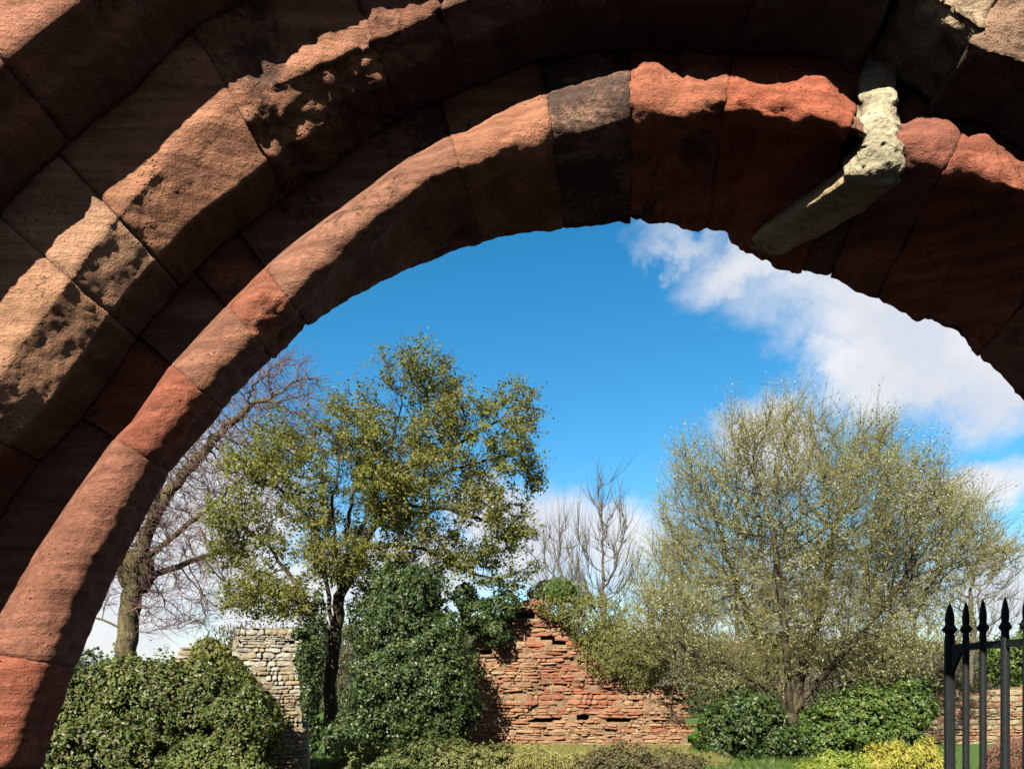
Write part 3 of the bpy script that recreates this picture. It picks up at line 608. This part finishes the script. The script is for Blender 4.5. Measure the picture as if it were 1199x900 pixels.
# ivy, bushes, shrubs
bush('ivy', 'glossy green ivy smothering the low wall at lower left', 'ivy', [(95, 850, 95, 78, 0, .55), (175, 838, 75, 74, -.1, .6), (240, 842, 60, 72, 0, .55), (285, 850, 45, 58, -.15, .5), (120, 900, 100, 60, -.3, .5), (250, 905, 75, 55, -.3, .5)], 12.6, 105000, 0.056, M_IVY)
bush('ivy', 'dark ivy mound wrapped round a stump between the leafy tree and the red ruin', 'ivy', [(466, 745, 52, 84, 0, .9), (500, 790, 55, 85, -.1, .9), (458, 808, 48, 78, -.2, .8), (478, 700, 40, 45, .1, .6), (410, 862, 30, 30, -.3, .5), (520, 840, 34, 40, -.2, .6)], 17.4, 120000, 0.064, M_IVYD, rough=.5)
bush('ivy', 'narrow ivy column climbing the trunk of the leafy tree', 'ivy', [(364, 805, 13, 70, 0, .25), (372, 745, 12, 50, 0, .25), (360, 850, 18, 45, 0, .3)], 17.6, 7000, 0.065, M_IVYD)
bush('ivy', 'bright ivy tuft trailing over the top of the pale stone wall', 'ivy', [(248, 768, 26, 24, 0, .35), (262, 795, 22, 26, -.1, .3), (225, 785, 18, 15, 0, .3)], 12.9, 7000, 0.055, M_YGR, perch=True)
bush('ivy', 'dark ivy tuft hanging on the left shoulder of the red ruin', 'ivy', [(562, 722, 26, 22, 0, .5), (590, 712, 22, 18, 0, .5), (545, 700, 16, 18, .1, .4), (580, 740, 16, 16, -.2, .3)], 18.4, 8000, 0.075, M_IVYD, perch=True)
bush('shrub', 'olive green shrub sprawling down the right slope of the red ruin', 'shrub', [(655, 705, 36, 26, 0, .8), (690, 728, 40, 30, 0, .9), (715, 762, 42, 36, 0, .9), (745, 785, 30, 28, 0, .8), (640, 695, 20, 14, 0, .5), (765, 770, 20, 30, .2, .6)], 18.9, 30000, 0.075, M_YGR, rough=0.35, shell=.6, aspect=.35, axis=(0.2, 0, 0.6), perch=True)
bush('shrub', 'small deep green tuft crowning the very top of the red ruin', 'shrub', [(655, 692, 22, 14, -.4, .4)], 18.9, 3500, 0.09, M_GRN, aspect=.25, axis=(0, 0, 1.), perch=True)
bush('bush', 'dark green rounded bush left of the spreading tree trunk', 'bush', [(872, 850, 45, 46, 0, .9), (845, 865, 30, 40, 0, .7), (900, 865, 32, 35, -.2, .6), (930, 875, 26, 28, .3, .5)], 17.0, 28000, 0.07, M_IVYD)
bush('bush', 'bright green rounded bush right of the spreading tree trunk', 'bush', [(1005, 850, 56, 42, 0, 1.0), (1052, 830, 36, 42, 0, .8), (965, 868, 34, 34, .1, .7), (1035, 870, 50, 30, -.3, .7), (1020, 818, 20, 24, .2, .5)], 17.2, 36000, 0.07, M_GRN)
bush('shrub', 'golden yellow shrub at the foot of the bright green bush', 'shrub', [(1060, 890, 36, 24, 0, .5), (1035, 898, 30, 18, 0, .4), (1085, 900, 22, 20, 0, .4)], 14.4, 9000, 0.085, M_YEL, aspect=.28, axis=(0, 0, .8), spread=1.2, rough=.8)
bush('shrub', 'lime green low shrub left of the golden yellow shrub', 'shrub', [(985, 900, 38, 20, 0, .5), (955, 905, 25, 14, 0, .4)], 14.4, 7000, 0.075, M_LIME, aspect=.3, axis=(0, 0, .8), rough=.8)
bush('shrub', 'mid green low shrub before the dark ivy mound', 'shrub', [(530, 897, 44, 26, 0, .7), (575, 900, 40, 26, .2, .6), (470, 902, 50, 28, .3, .7), (500, 880, 20, 18, .1, .4), (415, 896, 40, 36, .4, .7), (590, 885, 16, 14, .2, .4)], 14.6, 24000, 0.06, M_GRN2, rough=.75)
bush('shrub', 'straw yellow low shrub in front of the red ruin', 'shrub', [(625, 893, 36, 20, 0, .5), (665, 900, 30, 18, 0, .4)], 14.6, 8000, 0.08, M_DRY0, aspect=.2, axis=(0, 0, 1.), rough=.7)
bush('hedge', 'dark brown low hedge along the bottom right of the ruin', 'hedge', [(730, 897, 45, 20, 0, .5), (785, 897, 42, 19, 0, .5), (690, 904, 30, 16, 0, .4)], 14.2, 13000, 0.05, M_BRL, rough=.7)
bush('shrub', 'red stemmed shrub behind the gate bars', 'shrub', [(1175, 893, 26, 22, 0, .4), (1200, 890, 25, 26, 0, .4)], 13.5, 5000, 0.07, M_REDL, aspect=.15, axis=(0, 0, 1.), core=.4)
bush('bush', 'green bush on the right beyond the iron gate bars', 'bush', [(1190, 775, 34, 32, 0, 1.0), (1220, 770, 40, 40, 0, 1.)], 24., 9000, 0.10, M_GRN)
bush('shrub', 'russet shrub on top of the far rubble wall', 'shrub', [(1098, 800, 22, 18, 0, .6), (1125, 808, 16, 12, 0, .5)], 22.0, 5000, 0.08, M_BRL, aspect=.4, perch=True)

bush('ivy', 'straggling ivy creeping over the right edge of the pale stone wall', 'ivy', [(357, 775, 11, 34, -.25, .2), (350, 742, 14, 9, -.2, .2), (361, 820, 10, 30, -.25, .2)], 13.2, 4200, 0.05, M_IVYD, perch=True, rough=.6)
bush('ivy', 'olive ivy clump hugging the left foot of the pale stone wall', 'ivy', [(282, 815, 20, 26, -.3, .25), (296, 840, 22, 30, -.3, .25), (268, 790, 14, 20, -.25, .2)], 13.1, 8000, 0.052, M_IVY, rough=.6)
# ------------------------------------------------------------------ ruined walls of rubble
def inside(poly, x, y):
    c = False; j = len(poly) - 1
    for i in range(len(poly)):
        xi, yi = poly[i]; xj, yj = poly[j]
        if (yi > y) != (yj > y) and x < (xj - xi) * (y - yi) / (yj - yi) + xi: c = not c
        j = i
    return c
def rubble(parent, poly_px, Y, thick, course, length, mats, pick, miss=0.06, prot=0.07, holes=(), seed=0, name='facing_stones', mortar=None, rag=.5):
    rnd = random.Random(seed); poly = [tuple(P(x, y, Y)[[0, 2]]) for x, y in poly_px]
    xs = [p[0] for p in poly]; zs = [p[1] for p in poly]; V, Q, mi = [], [], []; z = min(zs); row = 0
    while z < max(zs) + course:
        h = course * rnd.choice((.5, .7, .9, 1.1, 1.5)); x = min(xs) - rnd.random() * length
        while x < max(xs):
            l = max(h * .9, length * rnd.choice((.25, .4, .6, .9, 1.3, 1.7))); cx, cz = x + l / 2, z + h / 2
            tx = CX + cx / Y * FPX; ty = HY - (cz - EYE) / Y * FPX
            if inside(poly, cx + rnd.uniform(-rag, rag) * length * .5, cz + rnd.uniform(-rag, rag) * course) and rnd.random() > miss and not any(a <= tx <= c and b <= ty <= d for a, b, c, d in holes):
                pr = prot * (1.5 * float(fbm(np.array([cx * 1.3, cz * 1.7, seed]), 3, seed)) + rnd.uniform(-.35, .35)); y0 = Y - pr; b = len(V)
                th = rnd.gauss(0, .05); n = 10; a = np.arange(n) * 2 * math.pi / n + rnd.random() * .3
                ca, sa = np.cos(a), np.sin(a); k = 1 / (np.abs(ca) ** 5 + np.abs(sa) ** 5) ** .2
                ex = ca * k * (l * .5 - .003) * (1 + np.array([rnd.uniform(-.16, .06) for _ in a])); ez = sa * k * (h * .5 - .002) * (1 + np.array([rnd.uniform(-.22, .10) for _ in a]))
                ex, ez = ex * math.cos(th) - ez * math.sin(th), ex * math.sin(th) + ez * math.cos(th) + 0.012 * math.sin(cx * 3.1 + seed)
                tl = (rnd.uniform(-.06, .06), rnd.uniform(-.12, .12))
                for f, d in ((1., .26), (1., .02), (.86, .004), (.55, -.004)):
                    for p, q in zip(ex, ez): V.append((cx + p * f, y0 + d + (tl[0] * p + tl[1] * q if d < .1 else 0) + rnd.uniform(-.006, .006), cz + q * f))
                i = np.arange(n); i2 = (i + 1) % n
                for r_ in range(3):
                    Q += [(b + r_ * n + p, b + r_ * n + q, b + r_ * n + n + q, b + r_ * n + n + p) for p, q in zip(i, i2)]
                c = len(V); V.append((cx, y0 - .006, cz)); Q += [(b + 3 * n + p, b + 3 * n + (p + 1) % n, b + 3 * n + (p + 2) % n, c) for p in range(0, n, 2)]
                m_ = pick(tx, ty, rnd); mi += [m_] * (len(Q) - len(mi))
            x += l
        z += h; row += 1
    build(name, np.array(V), [np.array(Q)], mats, parent, mi=mi)
    # mortar bed just behind the stone faces, then the solid rubble core
    g = course * .45; gx = np.arange(min(xs), max(xs) + g, g); gz = np.arange(min(zs), max(zs) + g, g); X, Z = np.meshgrid(gx, gz, indexing='ij')
    pt = np.stack([X, Z, 0 * X], -1); Yf = Y + .035 - prot * 1.5 * fbm(np.stack([X * 1.3, Z * 1.7, 0 * X + seed], -1), 3, seed) + .05 * fbm(pt * 7, 3, seed + 2)
    Yf = np.minimum(Yf, Y + .46); tx = CX + X / Y * FPX; ty = HY - (Z - EYE) / Y * FPX
    for a, b, c, d in holes: Yf = np.where((tx > a) & (tx < c) & (ty > b) & (ty < d), Y + .45, Yf)
    idx = np.arange(X.size).reshape(X.shape); ok = np.array([[inside(poly, X[i, k] + g / 2, Z[i, k] + g / 2) for k in range(X.shape[1])] for i in range(X.shape[0])])[:-1, :-1]
    q = np.stack([idx[:-1, :-1], idx[1:, :-1], idx[1:, 1:], idx[:-1, 1:]], -1)[ok]
    build('mortar', np.stack([X, Yf, Z], -1).reshape(-1, 3), [q], mortar or mats[0], parent, smooth=True)
    n = len(poly); c = np.array(poly); m = c.mean(0); c = m + (c - m) * .96
    Vc = np.concatenate([np.stack([c[:, 0], np.full(n, Y + .5), c[:, 1]], 1), np.stack([c[:, 0], np.full(n, Y + thick), c[:, 1]], 1)])
    i = np.arange(n); q = np.stack([i, (i + 1) % n, (i + 1) % n + n, i + n], 1)
    build('rubble_core', Vc, [q, i[None], (i[::-1] + n)[None]], mortar or mats[0], parent)
M_TANR = mat_rubble('tan_rubble', [(0.27, 0.15, 0.08), (0.30, 0.19, 0.10), (0.23, 0.115, 0.062), (0.33, 0.23, 0.135), (0.27, 0.13, 0.072)]); M_REDR = mat_rubble('red_rubble', [(0.26, 0.095, 0.052), (0.29, 0.12, 0.068), (0.22, 0.08, 0.046), (0.28, 0.14, 0.082)])
M_PALE = mat_rubble('pale_rubble', [(0.30, 0.28, 0.22), (0.36, 0.335, 0.27), (0.25, 0.23, 0.175), (0.32, 0.30, 0.25)], .5); M_BUFF = mat_rubble('buff_rubble', [(0.25, 0.20, 0.12), (0.29, 0.235, 0.145), (0.21, 0.165, 0.10)], .4)
M_MORT = mat_rubble('old_mortar', [(0.20, 0.125, 0.072), (0.17, 0.11, 0.06)], .4); M_MORP = mat_rubble('grey_mortar', [(0.20, 0.175, 0.125)], .45)
rp = [(540, 892), (548, 790), (546, 770), (556, 745), (575, 735), (590, 722), (603, 706), (625, 700), (640, 712), (655, 728), (670, 745), (690, 768), (712, 788), (735, 802), (760, 805), (798, 804), (803, 830), (806, 892)]
ruin = thing('ruined_wall', (P(680, 880, 18.6)[0], 18.9, 0), 'broken red sandstone wall rising to a ragged peak in the middle distance', 'ruin')
rubble(ruin, rp, 18.6, 1.0, 0.085, 0.26, [M_TANR, M_REDR], lambda x, y, r: 1 if (635 < x < 725 and 765 < y < 838 and r.random() < .85) or (y < 765 and r.random() < .35) or r.random() < .14 else 0, 0.12, .10,
       holes=((622, 839, 655, 845), (676, 836, 690, 843), (712, 840, 738, 845), (604, 716, 626, 722), (634, 742, 652, 748), (648, 748, 664, 754), (550, 760, 576, 766)), seed=3, mortar=M_MORT, rag=1.2)
pale = thing('stone_wall', (P(315, 880, 13.2)[0], 13.4, 0), 'pale grey rubble wall stub standing beside the leafy tree trunk', 'wall')
rubble(pale, [(262, 960), (268, 800), (270, 752), (278, 738), (320, 734), (352, 736), (356, 760), (352, 850), (356, 960)], 13.3, .6, 0.068, 0.17, [M_PALE, M_BUFF], lambda x, y, r: 1 if y > 800 + 20 * math.sin(x * .2) or r.random() < .15 else 0, .05, .045, holes=((338, 748, 346, 753),), seed=5, mortar=M_MORP)
loww = thing('stone_wall', (P(180, 880, 13.4)[0], 13.5, 0), 'low buff rubble wall buried under ivy left of the pale stub', 'wall')
rubble(loww, [(-40, 960), (-40, 800), (60, 792), (200, 788), (206, 772), (225, 758), (250, 754), (268, 762), (266, 960)], 13.35, .55, 0.07, 0.22, [M_BUFF, M_PALE], lambda x, y, r: 0 if r.random() < .7 else 1, .05, .04, seed=6, mortar=M_MORP)
farw = thing('stone_wall', (P(1160, 880, 22)[0], 22.2, 0), 'long sunlit tan rubble wall behind the black iron gate', 'wall')
rubble(farw, [(1060, 876), (1085, 815), (1110, 806), (1150, 812), (1200, 803), (1330, 800), (1330, 876)], 21.5, .6, 0.11, 0.33, [M_TANR, M_BUFF], lambda x, y, r: 1 if r.random() < .6 else 0, .06, .06, seed=8, mortar=M_MORT)

# grass: the far lawn and the pale tufts before the ruin
def grass(name, n, X0, X1, Y0, Y1, hgt, mat, mask=None):
    x = X0 + (X1 - X0) * R.random(n); y = Y0 + (Y1 - Y0) * R.random(n); m = fbm(np.stack([x * .9, y * .9, 0 * x], -1), 3, 6) > (mask if mask is not None else -9); x, y = x[m], y[m]; n = len(x)
    h = hgt * (.5 + R.random(n)); a = R.random(n) * 6.28; w = .006 + .006 * R.random(n); l = R.normal(size=(n, 2)) * .35
    b = np.stack([x, y, 0 * x], 1); s = np.stack([np.cos(a) * w, np.sin(a) * w, 0 * x], 1); t = b + np.stack([l[:, 0] * h, l[:, 1] * h, h], 1)
    V = np.stack([b - s, b + s, t], 1).reshape(-1, 3); i = np.arange(n) * 3
    tag(build(name, V, [np.stack([i, i + 1, i + 2], 1)], mat), kind='stuff')
M_LAWN = mat_leaf('lawn_blade', [(0.05, 0.16, 0.012), (0.07, 0.19, 0.016), (0.04, 0.12, 0.012)], .3, .6, .2); M_DRY = mat_leaf('dry_grass', [(0.20, 0.19, 0.06), (0.13, 0.16, 0.04), (0.25, 0.21, 0.09)], .3, .7, .1)
grass('lawn', 90000, 2.6, 8.0, 17.0, 26, .07, M_LAWN); grass('dry_grass', 60000, -1.6, 4.0, 14.8, 18.3, .20, M_DRY, -.25)
grass('grass', 60000, -9, 9, 12.2, 17, .12, M_GRN, -.1)

# ------------------------------------------------------------------ iron gate
def mat_iron():
    m, g, out = newmat('black_iron_paint'); tc = g.n('ShaderNodeTexCoord').outputs['Object']
    n = g.noise(tc, 45, 6, .7); c = g.mix(g.rng(n, .60, .72), rgb((0.008, 0.010, 0.010)), rgb((0.035, 0.018, 0.010)))
    principled(g, out, c, .6, .18, g.math('ADD', n, g.noise(tc, 160, 4, .6)), .5, .003); return m
M_IRON = mat_iron()
GX = 1.75
gate = thing('iron_gate', (GX, 2.3, 0), 'black wrought iron gate with spear topped bars, swung open at right', 'gate')
def lathe(prof, c, k=12, sq=None):
    a = np.arange(k) * 2 * math.pi / k + math.pi / k; V = np.array([[c[0] + r * math.cos(t), c[1] + r * math.sin(t), z] for r, z in prof for t in a]); n = len(prof)
    idx = np.arange(n * k).reshape(n, k); q = np.stack([idx[:-1], np.roll(idx, -1, 1)[:-1], np.roll(idx, -1, 1)[1:], idx[1:]], -1).reshape(-1, 4)
    return V, [q, idx[:1, ::-1], idx[-1:]]
def bar(yb, r, top, sq=False):
    zc = top - 0.155; r_ = r
    V, F = lathe([(r_, 0.06), (r_, zc)], (GX, yb), 12 if not sq else 8); o = build('post' if sq else 'bar', V, F, M_IRON, gate, smooth=False)
    s = 1.35 if sq else 1.0; q = 0.0125 * s
    V, F = lathe([(r_ * 1.02, zc - .001), (r_ * .9, zc + .02), (q * 1.0, zc + .032), (q * 1.6, zc + .040), (q * 1.75, zc + .048), (q * 1.35, zc + .056), (q * .95, zc + .066), (q * 1.1, zc + .085), (q * 1.0, zc + .105), (q * .6, zc + .132), (q * .08, zc + .155)], (GX, yb), 12)
    build('finial', V, F, M_IRON, o, smooth=False)
for yb, r, sq, tp in ((3.21, .020, True, 1.925), (3.095, .0128, False, 1.918), (2.983, .0128, False, 1.916), (2.849, .0150, False, 1.910), (2.73, .0128, False, 1.91), (2.61, .0128, False, 1.91), (2.49, .0128, False, 1.91), (2.36, .024, True, 1.92)): bar(yb, r, tp, sq)
def box(name, c, s, parent):
    c = np.array(c); s = np.array(s) / 2; k = np.array([[-1, -1, -1], [1, -1, -1], [1, 1, -1], [-1, 1, -1], [-1, -1, 1], [1, -1, 1], [1, 1, 1], [-1, 1, 1]])
    return build(name, c + k * s, [[[0, 3, 2, 1], [4, 5, 6, 7], [0, 1, 5, 4], [1, 2, 6, 5], [2, 3, 7, 6], [3, 0, 4, 7]]], M_IRON, parent)
for z in (1.742, 0.95, 0.14): box('rail', (GX, 2.785, z), (.012, .80, .026), gate)
V = np.array([[GX - .006, 3.187, 1.73], [GX - .006, 3.187, 1.64], [GX - .006, 3.115, 1.73], [GX + .006, 3.187, 1.73], [GX + .006, 3.187, 1.64], [GX + .006, 3.115, 1.73]])
build('bracket', V, [[[0, 1, 2], [5, 4, 3]], [[0, 3, 4, 1], [1, 4, 5, 2], [2, 5, 3, 0]]], M_IRON, gate)
for z in (0.35, 1.5): box('hinge', (GX + .02, 2.29, z), (.03, .13, .05), gate)

# ------------------------------------------------------------------ sky and sun
SC.world = bpy.data.worlds.new('World'); SC.world.use_nodes = True
wt = SC.world.node_tree; wt.nodes.clear(); g = NT(wt)
sky = g.n('ShaderNodeTexSky'); sky.sky_type = 'NISHITA'; sky.sun_disc = False
el = math.asin(-SUN_D[2]); sky.sun_elevation = el; sky.sun_rotation = math.atan2(-SUN_D[0], -SUN_D[1]) % (2 * math.pi)
sky.air_density = 1.0; sky.dust_density = 0.2; sky.ozone_density = 3.0; sky.altitude = 50
hs = g.n('ShaderNodeHueSaturation'); g.put(hs, 'Color', sky.outputs[0]); g.put(hs, 'Saturation', 1.36); g.put(hs, 'Value', 1.12); g.put(hs, 'Hue', 0.488)
D = g.n('ShaderNodeTexCoord').outputs['Generated']
nz = g.n('ShaderNodeTexNoise'); g.put(nz, 'Vector', D); g.put(nz, 'Scale', 7.0); g.put(nz, 'Detail', 7.0); g.put(nz, 'Roughness', .6)
warp = g.vm('ADD', D, g.vm('SCALE', g.vm('SUBTRACT', nz.outputs['Color'], (.5, .5, .5)), scale=0.16))
blobs = [(1010, 330, 170, 62, .8), (1110, 425, 165, 58, 1.), (1010, 415, 80, 45, 1.), (1240, 440, 140, 70, 1.), (900, 296, 110, 40, .8), (800, 272, 90, 20, .55), (1060, 360, 160, 60, .95), (1330, 380, 160, 80, .9), (620, 640, 90, 62, 1.), (560, 600, 60, 40, .8), (720, 640, 90, 50, .8), (210, 620, 170, 130, .95), (100, 700, 200, 90, .9), (330, 690, 150, 70, .9),
         (905, 520, 70, 55, .9), (1135, 575, 70, 40, .95), (1190, 690, 110, 60, .8), (950, 700, 200, 70, .7), (460, 680, 130, 70, .85)]
mask = None
for x, y, rx, ry, w in blobs:
    d = P(x, y, 1.0) - np.array([0, 0, EYE]); d /= np.linalg.norm(d); k = 1.0 / np.linalg.norm([(x - CX) / FPX, 1, (HY - y) / FPX])
    v = g.vm('MULTIPLY', g.vm('SUBTRACT', warp, tuple(d)), (FPX / rx / k, FPX / rx / k * .6, FPX / ry / k)); m = g.rng(g.vm('LENGTH', v), 0.05, 1.65, w, 0.0)
    mask = m if mask is None else g.math('MAXIMUM', mask, m)
sp = g.n('ShaderNodeSeparateXYZ'); g.put(sp, 0, D)
fine = g.noise(g.vm('MULTIPLY', D, (1, 1, 1.6)), 9, 9, .62, .3)
mask = g.rng(g.math('ADD', mask, g.math('MULTIPLY', g.math('SUBTRACT', fine, .5), .55)), .18, .80)
shade = g.rng(g.noise(D, 6, 6, .6), .35, .65)
CLOUD = g.mix(shade, rgb((4.9, 5.05, 5.5)), rgb((6.3, 6.25, 6.3)))
colr = g.mix(g.math('MULTIPLY', mask, .93), hs.outputs[0], CLOUD)
bg = g.n('ShaderNodeBackground'); g.put(bg, 'Strength', 0.05)
grey = g.mix(g.noise(g.vm('MULTIPLY', D, (1, 1, 2.0)), 3.5, 7, .6), rgb((.9, 1.05, 1.4)), rgb((1.8, 2.05, 2.6)))    # added grey bank dims the unseen sky behind the viewer, cutting fill light
behind = g.rng(g.math('ADD', sp.outputs[1], g.math('MULTIPLY', g.math('SUBTRACT', fine, .5), .35)), .42, .10)
g.put(bg, 'Color', g.mix(g.math('MULTIPLY', behind, .92), colr, grey))
wo = g.n('ShaderNodeOutputWorld'); wt.links.new(bg.outputs[0], wo.inputs['Surface'])
sl = bpy.data.lights.new('sun', 'SUN'); so = bpy.data.objects.new('sun', sl); COL.objects.link(so)
sl.energy = 5.0; sl.angle = math.radians(.53); sl.color = (1.0, .93, .82)
so.rotation_euler = Vector(SUN_D).to_track_quat('-Z', 'Y').to_euler(); so.location = (-6, -12, 12)
SC.view_settings.view_transform = 'Standard'; SC.view_settings.look = 'None'; SC.view_settings.exposure = 1.6; SC.view_settings.gamma = 1.0
SC.cycles.diffuse_bounces = 0; SC.cycles.max_bounces = 8; SC.cycles.transparent_max_bounces = 8
# soft bounced light from the ground: Cycles' fast GI approximation
SC.cycles.use_fast_gi = True; SC.cycles.fast_gi_method = 'ADD'; SC.world.light_settings.ao_factor = 0.017; SC.world.light_settings.distance = 0.7
